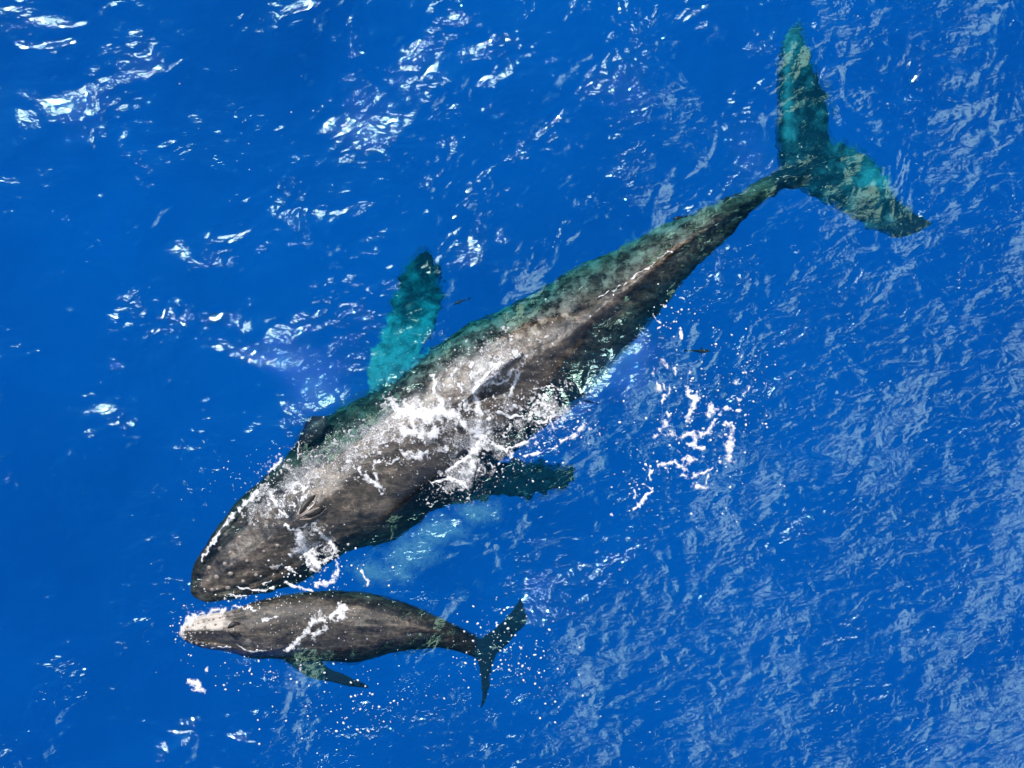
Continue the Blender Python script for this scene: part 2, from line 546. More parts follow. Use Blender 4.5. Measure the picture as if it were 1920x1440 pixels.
def union_body(name, pieces, voxel, mat, parent, smooth=3, relief_amp=0.12, ragged_fn=lambda co: 0.6):
    """All pieces of an animal remeshed into ONE continuous skin."""
    me = bpy.data.meshes.new('pieces')
    V, F = [], []
    for v, f in pieces:
        o = len(V); V += list(v); F += [tuple(i + o for i in q) for q in f]
    me.from_pydata(V, [], F); me.update()
    bm = bmesh.new(); bm.from_mesh(me)
    bmesh.ops.recalc_face_normals(bm, faces=bm.faces[:])
    bm.to_mesh(me); bm.free()
    tmp = bpy.data.objects.new('pieces', me); COL.objects.link(tmp)
    md = tmp.modifiers.new('r', 'REMESH'); md.mode = 'VOXEL'; md.voxel_size = voxel; md.use_smooth_shade = True
    ms = tmp.modifiers.new('s', 'SMOOTH'); ms.factor = 0.5; ms.iterations = smooth
    dg = bpy.context.evaluated_depsgraph_get()
    res = bpy.data.meshes.new_from_object(tmp.evaluated_get(dg))
    bpy.data.objects.remove(tmp)
    res.name = name
    res.materials.clear(); res.materials.append(mat)
    co = np.empty(len(res.vertices) * 3, np.float32); res.vertices.foreach_get('co', co)
    no = np.empty(len(res.vertices) * 3, np.float32); res.vertices.foreach_get('normal', no)
    co = co.reshape(-1, 3).astype(float); no = no.reshape(-1, 3)
    lump = (fbm(co[:, 0] * 1.6 + 50 + co[:, 2], co[:, 1] * 1.6 + 50, 71, 4, 0.55) - 0.5)
    ragged = (fbm(co[:, 0] * 5.5 + 50, co[:, 1] * 5.5 + 50 + co[:, 2] * 3, 75, 3, 0.6) - 0.5)
    deep_ = np.clip((-0.12 - co[:, 2]) / 0.3, 0, 1) * np.hypot(no[:, 0], no[:, 1]) * ragged_fn(co)
    co += no * (lump * relief_amp + ragged * deep_ * relief_amp * 1.6)[:, None]
    res.vertices.foreach_set('co', co.astype(np.float32).ravel())
    res.update()
    o = bpy.data.objects.new(name, res); COL.objects.link(o)
    res.shade_smooth()
    o.parent = parent
    o.matrix_parent_inverse = Matrix.Translation(-parent.location)
    return o


def inside_poly(x, y, poly):
    c = np.zeros(x.shape, bool)
    n = len(poly)
    for i in range(n):
        x1, y1 = poly[i]; x2, y2 = poly[(i + 1) % n]
        hit = ((y1 > y) != (y2 > y)) & (x < (x2 - x1) * (y - y1) / (y2 - y1 + 1e-12) + x1)
        c ^= hit
    return c


def set_pigment_and_light(o, fn):
    """Hide tones: own pigment, with sun, shade and water blue painted in."""
    me = o.data
    co = np.empty(len(me.vertices) * 3, np.float32); me.vertices.foreach_get('co', co)
    co = co.reshape(-1, 3).astype(float)
    k = H / (H - co[:, 2])
    px = co[:, 0] * k * 100 + 960; py = 720 - co[:, 1] * k * 100
    for key, val in zip(('pale', 'water_tint'), fn(px, py, co[:, 2])):
        at = me.attributes.new(key, 'FLOAT', 'POINT')
        at.data.foreach_set('value', np.asarray(val, np.float32))


def lens_mesh(a, b, width, height, n=14, m=10, bend=0.0):
    """A slim lens-shaped pad from a to b (used for slits and rims); returns verts, faces."""
    a = Vector(a); b = Vector(b)
    ax_ = (b - a); L = ax_.length; ax_.normalize()
    sidev = Vector((-ax_.y, ax_.x, 0)).normalized()
    secs = []
    for i in range(n + 1):
        u = i / n
        r = math.sin(math.pi * min(max(u, 0.02), 0.98)) ** 0.7
        c = a.lerp(b, u) + sidev * bend * math.sin(math.pi * u)
        secs.append([tuple(c + sidev * (width * r * math.cos(2 * math.pi * j / m)) + Vector((0, 0, height * r * math.sin(2 * math.pi * j / m)))) for j in range(m)])
    return loft(secs)


def tube(points, radii, m=10):
    secs = []
    pts = [Vector(p) for p in points]
    for i, p in enumerate(pts):
        tdir = (pts[min(i + 1, len(pts) - 1)] - pts[max(i - 1, 0)]).normalized()
        s = tdir.cross(Vector((0, 0, 1)))
        if s.length < 1e-4: s = Vector((1, 0, 0))
        s.normalize(); u = s.cross(tdir)
        secs.append([tuple(p + radii[i] * (s * math.cos(2 * math.pi * j / m) + u * math.sin(2 * math.pi * j / m))) for j in range(m)])
    return loft(secs)


def bvh_of(o):
    me = o.data
    return BVHTree.FromPolygons([v.co[:] for v in me.vertices], [p.vertices[:] for p in me.polygons])


def top_z(bvh, x, y, default=-9.0):
    hit = bvh.ray_cast(Vector((x, y, 6.0)), Vector((0, 0, -1)))
    return hit[0].z if hit[0] is not None else default


# ---- mother
MO_UP = [(357, 1112), (360, 1080), (368, 1050), (395, 1010), (430, 960), (480, 905), (530, 868), (556, 838), (572, 806), (600, 785), (640, 765), (700, 735), (760, 690), (800, 660), (850, 627), (900, 595), (960, 568), (1010, 540), (1060, 512), (1130, 480), (1200, 445), (1260, 412), (1330, 386), (1380, 364), (1430, 335), (1465, 312), (1520, 280)]
MO_LO = [(362, 1116), (380, 1128), (420, 1129), (470, 1119), (520, 1105), (560, 1090), (600, 1066), (640, 1040), (690, 1022), (742, 1020), (775, 985), (820, 945), (880, 905), (940, 860), (1000, 815), (1060, 770), (1110, 738), (1150, 690), (1190, 640), (1240, 577), (1285, 520), (1335, 474), (1385, 428), (1412, 395), (1440, 370), (1490, 345), (1545, 318)]
MO_P0, MO_D = (360, 1114), (0.833, -0.553)


def mother_relief(s, u, w_):
    z = 0.0
    if s < 4.0:
        f = max(0.0, 1 - s / 4.0)
        z += 0.10 * math.exp(-(u / 0.12) ** 2) * min(1, s * 1.2) * min(1, (4.0 - s))         # rostrum ridge
        z -= 0.10 * math.exp(-((abs(u) - 0.62) / 0.07) ** 2) * min(1, s * 2) * min(1, f * 2)  # lip groove
        z += 0.10 * math.exp(-((s - 2.55) / 0.5) ** 2 - (u / 0.30) ** 2)                      # splash guard
    if s > 6.5:
        z += 0.16 * math.exp(-(u / 0.14) ** 2) * min(1, (s - 6.5) / 2) * min(1, max(0, (13.5 - s)))
        z += 0.03 * math.exp(-(u / 0.2) ** 2) * math.sin(s * 7.5) * min(1, (s - 6.5) / 2)      # knuckles along the tail
    return z


mother = empty('humpback_whale', (*P(800, 820), 0.0))
tag(mother, 'large adult humpback whale, dark wet back awash with white foam, tail stretching to upper right', 'whale', 'whales swimming together')
mo_trunk = trunk(MO_UP, MO_LO, MO_P0, MO_D,
                 [(0, -0.14), (0.3, 0.02), (1, 0.14), (2.5, 0.28), (4, 0.24), (6, 0.24), (7.5, 0.12), (9, -0.06), (10.5, -0.14), (12, -0.30), (13, -0.50), (14.5, -0.9)],
                 [(0, 0.5), (0.6, 0.6), (2.5, 0.85), (4, 1.0), (8, 1.05), (11, 1.1), (14.5, 0.8)], mother_relief)
mo_fluke_l = fin(dense([
    ((1490, 352), (1580, 300), -0.95, -0.95, 0.16),
    ((1462, 300), (1562, 272), -0.95, -0.98, 0.13),
    ((1452, 235), (1556, 225), -0.90, -1.02, 0.10),
    ((1453, 165), (1549, 170), -0.85, -1.05, 0.07),
    ((1458, 105), (1528, 122), -0.75, -1.00, 0.05),
    ((1470, 62), (1517, 82), -0.62, -0.85, 0.035),
    ((1492, 38), (1508, 46), -0.55, -0.62, 0.02)]))
mo_fluke_r = fin(dense([
    ((1470, 345), (1562, 272), -0.95, -0.98, 0.16),
    ((1520, 372), (1605, 278), -0.90, -1.00, 0.13),
    ((1580, 402), (1645, 305), -0.80, -0.98, 0.10),
    ((1632, 432), (1672, 352), -0.62, -0.85, 0.07),
    ((1680, 450), (1706, 388), -0.38, -0.60, 0.05),
    ((1724, 436), (1738, 408), -0.22, -0.30, 0.035),
    ((1752, 416), (1757, 409), -0.14, -0.16, 0.02)]))
mo_flip_l = fin(dense([
    ((700, 765), (830, 690), -0.75, -0.80, 0.20),
    ((686, 705), (792, 668), -0.95, -1.00, 0.17),
    ((708, 645), (806, 628), -1.15, -1.25, 0.14),
    ((732, 590), (824, 590), -1.35, -1.45, 0.11),
    ((744, 535), (836, 556), -1.50, -1.65, 0.08),
    ((768, 488), (832, 515), -1.60, -1.75, 0.05),
    ((798, 466), (812, 474), -1.65, -1.70, 0.02)]))
mo_flip_r = fin(dense([
    ((800, 960), (900, 850), -0.85, -0.80, 0.20),
    ((862, 944), (930, 868), -0.85, -0.80, 0.16),
    ((925, 936), (972, 866), -0.80, -0.75, 0.12),
    ((985, 930), (1010, 862), -0.68, -0.66, 0.09),
    ((1038, 922), (1056, 866), -0.58, -0.56, 0.065),
    ((1078, 890), (1084, 872), -0.52, -0.52, 0.03)]))
mo_dorsal = fin(dense([
    ((860, 760), (960, 690), 0.20, 0.20, 0.16),
    ((885, 735), (970, 682), 0.36, 0.34, 0.12),
    ((912, 708), (979, 672), 0.48, 0.46, 0.085),
    ((945, 680), (984, 663), 0.56, 0.55, 0.05),
    ((972, 664), (986, 658), 0.59, 0.58, 0.02)]))
FLIP_L = [(640, 690), (740, 440), (880, 440), (860, 560), (800, 670), (735, 722), (690, 745)]


def survey(co):
    k = H / (H - co[:, 2])
    return co[:, 0] * k * 100 + 960, 720 - co[:, 1] * k * 100


def limbs(co):
    px, py = survey(co)
    r = np.where(px > 1440, 1.1, 0.45)
    r = np.where(inside_poly(px, py, FLIP_L), 2.2, r)
    return np.where((px > 900) & (py > 850) & (px < 1100), 2.0, r)


mo_lump = fin(dense([
    ((556, 850), (598, 826), -0.22, -0.10, 0.10),
    ((562, 822), (606, 806), -0.14, 0.00, 0.16),
    ((572, 796), (612, 792), -0.12, 0.00, 0.14),
    ((580, 784), (614, 782), -0.18, -0.08, 0.06)]))
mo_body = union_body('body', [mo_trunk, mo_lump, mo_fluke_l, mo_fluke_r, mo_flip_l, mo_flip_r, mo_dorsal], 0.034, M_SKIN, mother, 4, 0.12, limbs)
def mother_pigment_and_light(px, py, z):
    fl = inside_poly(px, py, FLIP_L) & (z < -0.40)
    water_tint = np.where(fl, 0.86 + 0.24 * np.clip((py - 500) / 140, 0, 1), 0.0)  # water's blue over flipper and flukes, put into their colour
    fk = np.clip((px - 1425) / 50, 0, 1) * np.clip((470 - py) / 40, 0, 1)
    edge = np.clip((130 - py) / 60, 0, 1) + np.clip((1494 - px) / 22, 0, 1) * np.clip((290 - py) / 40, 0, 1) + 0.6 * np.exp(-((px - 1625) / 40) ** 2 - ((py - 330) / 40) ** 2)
    water_tint = np.maximum(water_tint, fk * (0.88 + 0.24 * np.clip(edge, 0, 1) - 0.12 * np.clip((px - 1690) / 40, 0, 1) - 0.25 * np.exp(-((px - 1460) / 40) ** 2 - ((py - 345) / 22) ** 2)))
    # sunlight and caustics on the sun-side flank, painted in as pale mottling
    d = np.array(MO_D) / np.hypot(*MO_D)
    s_ = ((px - MO_P0[0]) * d[0] + (py - MO_P0[1]) * d[1]) / 100
    t_ = (-(px - MO_P0[0]) * d[1] + (py - MO_P0[1]) * d[0]) / 100
    pale = 0.46 * np.clip((-t_ - 0.10) / 0.5, 0, 1) * np.clip((s_ - 2.8) / 2.5, 0, 1) * np.clip((13.2 - s_) / 1.0, 0, 1) * (z > -1.2)
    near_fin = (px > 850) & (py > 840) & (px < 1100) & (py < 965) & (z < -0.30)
    pale = np.where(near_fin, -0.6, pale); water_tint = np.where(near_fin, 0.74, water_tint)  # dark upper hide, with the body's shadow on the fin painted in
    pale = np.where(np.hypot((px - 582) / 26, (py - 812) / 34) < 1, -0.8, pale)
    # shade on the flank away from the sun, painted in nearly black
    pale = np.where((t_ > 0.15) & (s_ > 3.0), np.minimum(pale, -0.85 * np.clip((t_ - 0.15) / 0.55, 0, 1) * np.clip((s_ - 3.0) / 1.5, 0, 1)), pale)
    return pale, water_tint


set_pigment_and_light(mo_body, mother_pigment_and_light)
mo_bvh = bvh_of(mo_body)


def on_body(bvh, px, py, dz=0.0):
    z = 0.3
    for _ in range(3):
        x, y = P(px, py, z)
        z = top_z(bvh, x, y, 0.0)
    return Vector((x, y, z + dz))


def blowholes(parent, bvh, slits, rims, w_slit, r_rim):
    for a, b, bend in slits:
        v, f = lens_mesh(on_body(bvh, *a, 0.024), on_body(bvh, *b, 0.024), w_slit, 0.035, bend=bend)
        mesh_obj('nostril', v, f, M_NOSTRIL, parent)
    for pts in rims:
        q = [on_body(bvh, *p, 0.01) for p in pts]
        A = [q[0]]
        for i in range(len(q) - 1):
            for k in (0.25, 0.5, 0.75, 1.0): A.append(q[i].lerp(q[i + 1], k))
        n = len(A)
        rad = [r_rim * (0.25 + 0.75 * math.sin(math.pi * i / (n - 1)) ** 0.6) for i in range(n)]
        v, f = tube(A, rad)
        mesh_obj('blowhole_rim', v, f, M_RIM, parent)


blowholes(mother, mo_bvh,
          [((562, 963), (591, 928), 0.02), ((574, 966), (607, 950), -0.015)],
          [[(556, 968), (566, 948), (580, 934), (594, 925)], [(560, 968), (578, 957), (590, 944), (595, 926)],
           [(562, 970), (578, 960), (594, 953), (612, 950)], [(562, 974), (580, 973), (600, 964), (613, 952)]], 0.062, 0.021)

# ---- calf
CA_UP = [(335, 1187), (345, 1168), (370, 1155), (400, 1148), (440, 1142), (470, 1129), (520, 1117), (600, 1109), (680, 1109), (740, 1121), (790, 1139), (830, 1160), (870, 1180), (905, 1199), (935, 1208)]
CA_LO = [(335, 1190), (345, 1202), (375, 1214), (430, 1223), (470, 1236), (520, 1236), (600, 1239), (650, 1242), (700, 1235), (740, 1223), (780, 1217), (830, 1213), (865, 1222), (895, 1232), (930, 1232)]
CA_P0, CA_D = (335, 1188), (1.0, 0.045)


def calf_relief(s, u, w_):
    z = 0.0
    if s < 1.7:
        z += 0.05 * math.exp(-(u / 0.13) ** 2) * min(1, s * 2.5) * min(1, (1.7 - s) * 2)
        z -= 0.05 * math.exp(-((abs(u) - 0.60) / 0.09) ** 2) * min(1, s * 3) * min(1, (1.7 - s) * 1.5)
        z += 0.05 * math.exp(-((s - 1.05) / 0.22) ** 2 - (u / 0.35) ** 2)
    if s > 3.0:
        z += 0.05 * math.exp(-(u / 0.16) ** 2) * min(1, (s - 3.0)) * max(0, min(1, 5.6 - s))
        z += 0.07 * math.exp(-((s - 3.6) / 0.25) ** 2 - (u / 0.13) ** 2)
    return z


calf = empty('humpback_whale', (*P(620, 1180), 0.0))
tag(calf, 'small humpback calf with pale bumpy head, swimming beside the snout of the adult', 'whale', 'whales swimming together')
ca_trunk = trunk(CA_UP, CA_LO, CA_P0, CA_D,
                 [(0, 0.02), (0.3, 0.12), (1.0, 0.24), (2.0, 0.22), (3.2, 0.12), (4.2, 0.02), (5.0, -0.07), (5.6, -0.18), (6.2, -0.3)],
                 [(0, 0.6), (0.6, 0.65), (1.2, 0.8), (3, 0.95), (5, 1.1), (6, 0.7)], calf_relief, n_st=90, n_ring=60)
ca_fluke_u = fin(dense([
    ((880, 1222), (935, 1225), -0.26, -0.28, 0.08),
    ((908, 1194), (950, 1212), -0.24, -0.28, 0.06),
    ((935, 1172), (968, 1190), -0.20, -0.24, 0.045),
    ((955, 1150), (990, 1168), -0.14, -0.18, 0.03),
    ((968, 1130), (986, 1140), -0.10, -0.12, 0.02),
    ((975, 1120), (980, 1124), -0.09, -0.10, 0.012)]), 16)
ca_fluke_l = fin(dense([
    ((885, 1218), (940, 1212), -0.26, -0.28, 0.08),
    ((896, 1240), (928, 1238), -0.24, -0.27, 0.06),
    ((900, 1262), (921, 1262), -0.22, -0.25, 0.045),
    ((902, 1285), (920, 1288), -0.20, -0.23, 0.03),
    ((903, 1308), (914, 1308), -0.22, -0.23, 0.02),
    ((900, 1330), (903, 1331), -0.24, -0.24, 0.012)]), 16)
ca_flip = fin(dense([
    ((520, 1228), (600, 1224), -0.22, -0.22, 0.10),
    ((552, 1252), (604, 1240), -0.22, -0.22, 0.075),
    ((580, 1270), (618, 1252), -0.19, -0.20, 0.055),
    ((620, 1278), (640, 1262), -0.17, -0.18, 0.04),
    ((655, 1286), (664, 1273), -0.20, -0.21, 0.028),
    ((690, 1290), (693, 1285), -0.22, -0.22, 0.012)]), 16)
ca_body = union_body('body', [ca_trunk, ca_fluke_u, ca_fluke_l, ca_flip], 0.018, M_CALF, calf, 3, 0.05)


def calf_pigment_and_tint(px, py, z):
    v = np.clip((470 - px) / 60, 0, 1) * np.clip((1188 - py + (440 - px) * 0.03) / 14, 0, 1)
    v2 = np.clip((352 - px) / 10, 0, 1)
    v3 = 0.6 * np.exp(-((px - 470) / 45) ** 2 - ((py - 1207) / 16) ** 2)
    v = 0.72 * np.maximum(np.maximum(v, v2), v3)
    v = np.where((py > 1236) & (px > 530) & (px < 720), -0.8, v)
    return np.where(px > 850, -0.75, v), np.where(((py > 1240) & (px > 540) & (px < 720)) | (px > 890), 0.70, 0.0)  # flukes and flipper also coloured with the blue of the water above


set_pigment_and_light(ca_body, calf_pigment_and_tint)
ca_bvh = bvh_of(ca_body)
blowholes(calf, ca_bvh,
          [((427, 1177), (451, 1168), 0.014), ((428, 1183), (450, 1190), -0.014)],
          [[(424, 1181), (436, 1171), (449, 1169)], [(424, 1181), (438, 1178), (450, 1170)],
           [(424, 1181), (436, 1182), (449, 1189)], [(426, 1183), (436, 1189), (449, 1191)]], 0.062, 0.012)
random.seed(3)
TUB = [(349, 1190), (357, 1188), (366, 1187), (376, 1186), (388, 1186), (399, 1187), (360, 1203), (369, 1206), (381, 1206), (392, 1207), (404, 1208),
       (372, 1169), (382, 1166), (392, 1163), (400, 1161), (412, 1158), (424, 1155), (352, 1176), (362, 1173), (384, 1176), (404, 1171), (347, 1198)]
for (px, py) in TUB:
    c = on_body(ca_bvh, px, py, 0.0)
    r = random.uniform(0.018, 0.030)
    bm = bmesh.new()
    bmesh.ops.create_icosphere(bm, subdivisions=2, radius=r, matrix=Matrix.Translation(c) @ Matrix.Diagonal((1, 1, 0.8, 1)))
    v = [q.co[:] for q in bm.verts]; f = [tuple(x.index for x in q.verts) for q in bm.faces]; bm.free()
    mesh_obj('tubercle', v, f, M_RIM, calf)


random.seed(9)
for (px, py) in [(432, 1037), (418, 1062), (446, 1012), (468, 988), (404, 1082), (490, 962), (392, 1060), (410, 1030), (428, 1004), (450, 980), (400, 1108), (424, 1104), (452, 1094), (480, 1082), (508, 1068), (436, 1074), (466, 1056), (494, 1038), (520, 1018)]:
    px += random.uniform(-5, 5); py += random.uniform(-5, 5)
    c = on_body(mo_bvh, px, py, 0.0)
    r = random.uniform(0.030, 0.052)
    bm = bmesh.new()
    bmesh.ops.create_icosphere(bm, subdivisions=2, radius=r, matrix=Matrix.Translation(c) @ Matrix.Diagonal((1.1, 1, 0.65, 1)))
    v = [q.co[:] for q in bm.verts]; f = [tuple(x.index for x in q.verts) for q in bm.faces]; bm.free()
    mesh_obj('tubercle', v, f, M_RIM, mother)

sea = build_sea()
dv = []
for i_ in range(25):
    for j_ in range(25):
        dv.append((-3600 + 300 * i_, -3600 + 300 * j_, -30 + 1.0 * math.sin(i_ * 2.1) * math.cos(j_ * 1.7)))
deep = mesh_obj('deep_water', dv, [(a * 25 + b, (a + 1) * 25 + b, (a + 1) * 25 + b + 1, a * 25 + b + 1) for a in range(24) for b in range(24)], M_DEEP)
tag(deep, 'dense blue water far below the surface', 'water', kind='structure')


# ------------------------------------------------------------------ fish
def make_fish(head, tail, z, label, fat=0.055):
    hx, hy = P(*head, z); tx, ty = P(*tail, z)
    a = Vector((hx, hy, z)); b = Vector((tx, ty, z))
    L = (b - a).length
    root = empty('fish', a.lerp(b, 0.5))
    tag(root, label, 'fish', 'dark fish beside the whales')
    ax_ = (b - a).normalized(); sd_ = Vector((-ax_.y, ax_.x, 0))
    secs = []
    for i in range(15):
        u = i / 14
        r = L * fat * (math.sin(math.pi * min(0.97, max(0.04, u ** 0.62))) ** 0.8 + 0.10)
        c = a.lerp(b, u * 0.86) + sd_ * (0.03 * L * math.sin(u * 4))
        secs.append([tuple(c + sd_ * r * math.cos(2 * math.pi * j / 12) + Vector((0, 0, 1.15 * r * math.sin(2 * math.pi * j / 12)))) for j in range(12)])
    v, f = loft(secs)
    mesh_obj('body', v, f, M_FISH, root)

    def blade(name, pts, th=0.006):
        n = len(pts)
        V = [tuple(p + sd_ * th) for p in pts] + [tuple(p - sd_ * th) for p in pts]
        F = [tuple(range(n)), tuple(range(2 * n - 1, n - 1, -1))] + [(i, (i + 1) % n, n + (i + 1) % n, n + i) for i in range(n)]
        mesh_obj(name, V, F, M_FISH, root, smooth=False)
    e = a.lerp(b, 0.84) + sd_ * (0.03 * L * math.sin(4)); up_ = Vector((0, 0, 1))
    blade('tail_fin', [e, b + up_ * 0.11 * L, b - ax_ * 0.05 * L, b - up_ * 0.11 * L], 0.012)
    m_ = a.lerp(b, 0.42)
    blade('dorsal_fin', [m_ + up_ * 0.04 * L, a.lerp(b, 0.52) + up_ * 0.10 * L, a.lerp(b, 0.66) + up_ * 0.035 * L])
    for sgn in (1, -1):
        c = a.lerp(b, 0.26)
        V = [c + sd_ * sgn * 0.04 * L, a.lerp(b, 0.38) + sd_ * sgn * 0.15 * L, a.lerp(b, 0.36) + sd_ * sgn * 0.045 * L]
        n = 3
        W = [tuple(p + up_ * 0.004) for p in V] + [tuple(p - up_ * 0.004) for p in V]
        mesh_obj('pectoral_fin', W, [(0, 1, 2), (5, 4, 3), (0, 1, 4, 3), (1, 2, 5, 4), (2, 0, 3, 5)], M_FISH, root, smooth=False)


make_fish((1332, 657), (1283, 658), -0.14, 'dark slim fish swimming clear of the whales, above the floating foam patch')
make_fish((850, 571), (882, 558), -0.22, 'dark slim fish between the white flipper and the back of the adult whale')
make_fish((1093, 751), (1122, 757), -0.14, 'dark slim fish at the shaded flank of the adult whale, below its dorsal fin')
make_fish((1262, 411), (1288, 405), -0.20, 'short dark fish hugging the tail of the adult whale', 0.10)


# ------------------------------------------------------------------ foam
def foam_mesh(name, box, cell, field, base_z, thick, label, zref):
    """Foam as real raised froth: everything where field(px,py) > 0, domed by field value."""
    x0, y0, x1, y1 = box
    gx = np.arange(x0, x1, cell); gy = np.arange(y0, y1, cell)
    PX, PY = np.meshgrid(gx, gy, indexing='ij')
    f = field(PX, PY)
    nx, ny = f.shape
    k = (H - zref) / H
    X = (PX - 960) / 100 * k; Y = (720 - PY) / 100 * k
    m = f > -0.0
    need = m.copy()
    for dx in (-1, 0, 1):
        for dy in (-1, 0, 1):
            need |= np.roll(np.roll(m, dx, 0), dy, 1)
    Zb = np.full(f.shape, -9.0)
    Zb[need] = base_z(X[need], Y[need])
    idx = np.arange(nx * ny).reshape(nx, ny)
    A, B, C, D = idx[:-1, :-1], idx[1:, :-1], idx[1:, 1:], idx[:-1, 1:]
    T = np.concatenate([np.stack([A, C, B], -1).reshape(-1, 3), np.stack([A, D, C], -1).reshape(-1, 3)])
    ff = f.ravel(); pos = np.stack([X.ravel(), Y.ravel(), Zb.ravel()], -1)
    ins = ff[T] > 0
    cnt = ins.sum(1)
    tris_p, tris_f = [], []

    def lerp(i, j):
        t = ff[i] / (ff[i] - ff[j] + 1e-12)
        return pos[i] * (1 - t[:, None]) + pos[j] * t[:, None]
    full = T[cnt == 3]
    tris_p.append(pos[full]); tris_f.append(ff[full])
    one = T[cnt == 1]; i1 = ins[cnt == 1]
    r = i1.argmax(1)
    o0 = one[np.arange(len(one)), r]; o1 = one[np.arange(len(one)), (r + 1) % 3]; o2 = one[np.arange(len(one)), (r + 2) % 3]
    tris_p.append(np.stack([pos[o0], lerp(o0, o1), lerp(o0, o2)], 1))
    tris_f.append(np.stack([ff[o0], 0 * ff[o0], 0 * ff[o0]], 1))
    two = T[cnt == 2]; i2 = ins[cnt == 2]
    r = (~i2).argmax(1)
    o0 = two[np.arange(len(two)), r]; o1 = two[np.arange(len(two)), (r + 1) % 3]; o2 = two[np.arange(len(two)), (r + 2) % 3]
    a = lerp(o1, o0); b = lerp(o2, o0); z0 = 0 * ff[o0]
    tris_p.append(np.stack([pos[o1], pos[o2], b], 1)); tris_f.append(np.stack([ff[o1], ff[o2], z0], 1))
    tris_p.append(np.stack([pos[o1], b, a], 1)); tris_f.append(np.stack([ff[o1], z0, z0], 1))
    p = np.concatenate(tris_p).reshape(-1, 3); v = np.concatenate(tris_f).ravel()
    if len(p) == 0:
        return None
    p = p.copy()
    p[:, 2] += -0.006 + thick * np.clip(v, 0, 1) ** 0.55
    q = np.round(p * 4000).astype(np.int64)
    _, first, inv = np.unique(q[:, :2] @ np.array([1 << 22, 1]), return_index=True, return_inverse=True)
    V = p[first]; F = inv.reshape(-1, 3)
    ok = (F[:, 0] != F[:, 1]) & (F[:, 1] != F[:, 2]) & (F[:, 0] != F[:, 2])
    o = tri_obj(name, V, F[ok], M_FOAM)
    at = o.data.attributes.new('dens', 'FLOAT', 'POINT')
    if len(o.data.vertices) == len(V):
        at.data.foreach_set('value', np.clip(v[first], 0, 1).astype(np.float32))
    tag(o, label, 'foam', kind='stuff')
    return o


def froth(f, PX, PY, seed, bias=-0.10):
    """Break solid strokes into lace, strands and specks."""
    n = fbm(PX * 0.17, PY * 0.17, seed, 3, 0.6)
    r = ridged(PX * 0.065 + 11, PY * 0.065 + 5, seed + 20, 3)
    g = np.minimum(f, 0.9) * 0.75 + (n - 0.5) * 1.1 + (r - 0.74) * 1.5 + bias + 0.08
    return np.where(f > -1.3, np.minimum(g, (f + 1.3) * 2), -1.0)


def seg_field(PX, PY, strokes, warp=5.0, seed=1, wscale=0.09):
    """1 on a stroke's spine falling to 0 at its half width; strokes: (points, width or [w0, w1])."""
    wx = PX + warp * 2 * (fbm(PX * wscale + 50, PY * wscale + 50, seed, 3) - 0.5)
    wy = PY + warp * 2 * (fbm(PX * wscale + 150, PY * wscale + 250, seed + 7, 3) - 0.5)
    f = np.full(PX.shape, -9.0)
    for pts, wd in strokes:
        w0, w1 = (wd if isinstance(wd, (tuple, list)) else (wd, wd))
        if len(pts) == 1:
            pts = [pts[0], (pts[0][0] + 0.1, pts[0][1])]
        n = len(pts) - 1
        for i in range(n):
            (ax_, ay_), (bx, by) = pts[i], pts[i + 1]
            dx, dy = bx - ax_, by - ay_
            t = np.clip(((wx - ax_) * dx + (wy - ay_) * dy) / (dx * dx + dy * dy + 1e-9), 0, 1)
            d = np.hypot(wx - ax_ - t * dx, wy - ay_ - t * dy)
            w_ = w0 + (w1 - w0) * (i + t) / n
            f = np.maximum(f, 1 - d / w_)
    return f


def z_mother(X, Y):
    sz = sea_height(X, Y)
    return np.array([max(top_z(mo_bvh, x, y), s) for x, y, s in zip(X, Y, sz)])


def z_calf(X, Y):
    sz = sea_height(X, Y)
    return np.array([max(top_z(ca_bvh, x, y), s) for x, y, s in zip(X, Y, sz)])


def zoomed(pts, ox, oy, sc):
    return [(ox + x / sc, oy + y / sc) for x, y in pts]


Z2 = lambda *p: zoomed(p, 640, 560, 3.4286)
Z1 = lambda *p: zoomed(p, 300, 750, 3.4286)
Z7 = lambda *p: zoomed(p, 1060, 520, 3.0)
Z5 = lambda *p: zoomed(p, 300, 1060, 4.571)

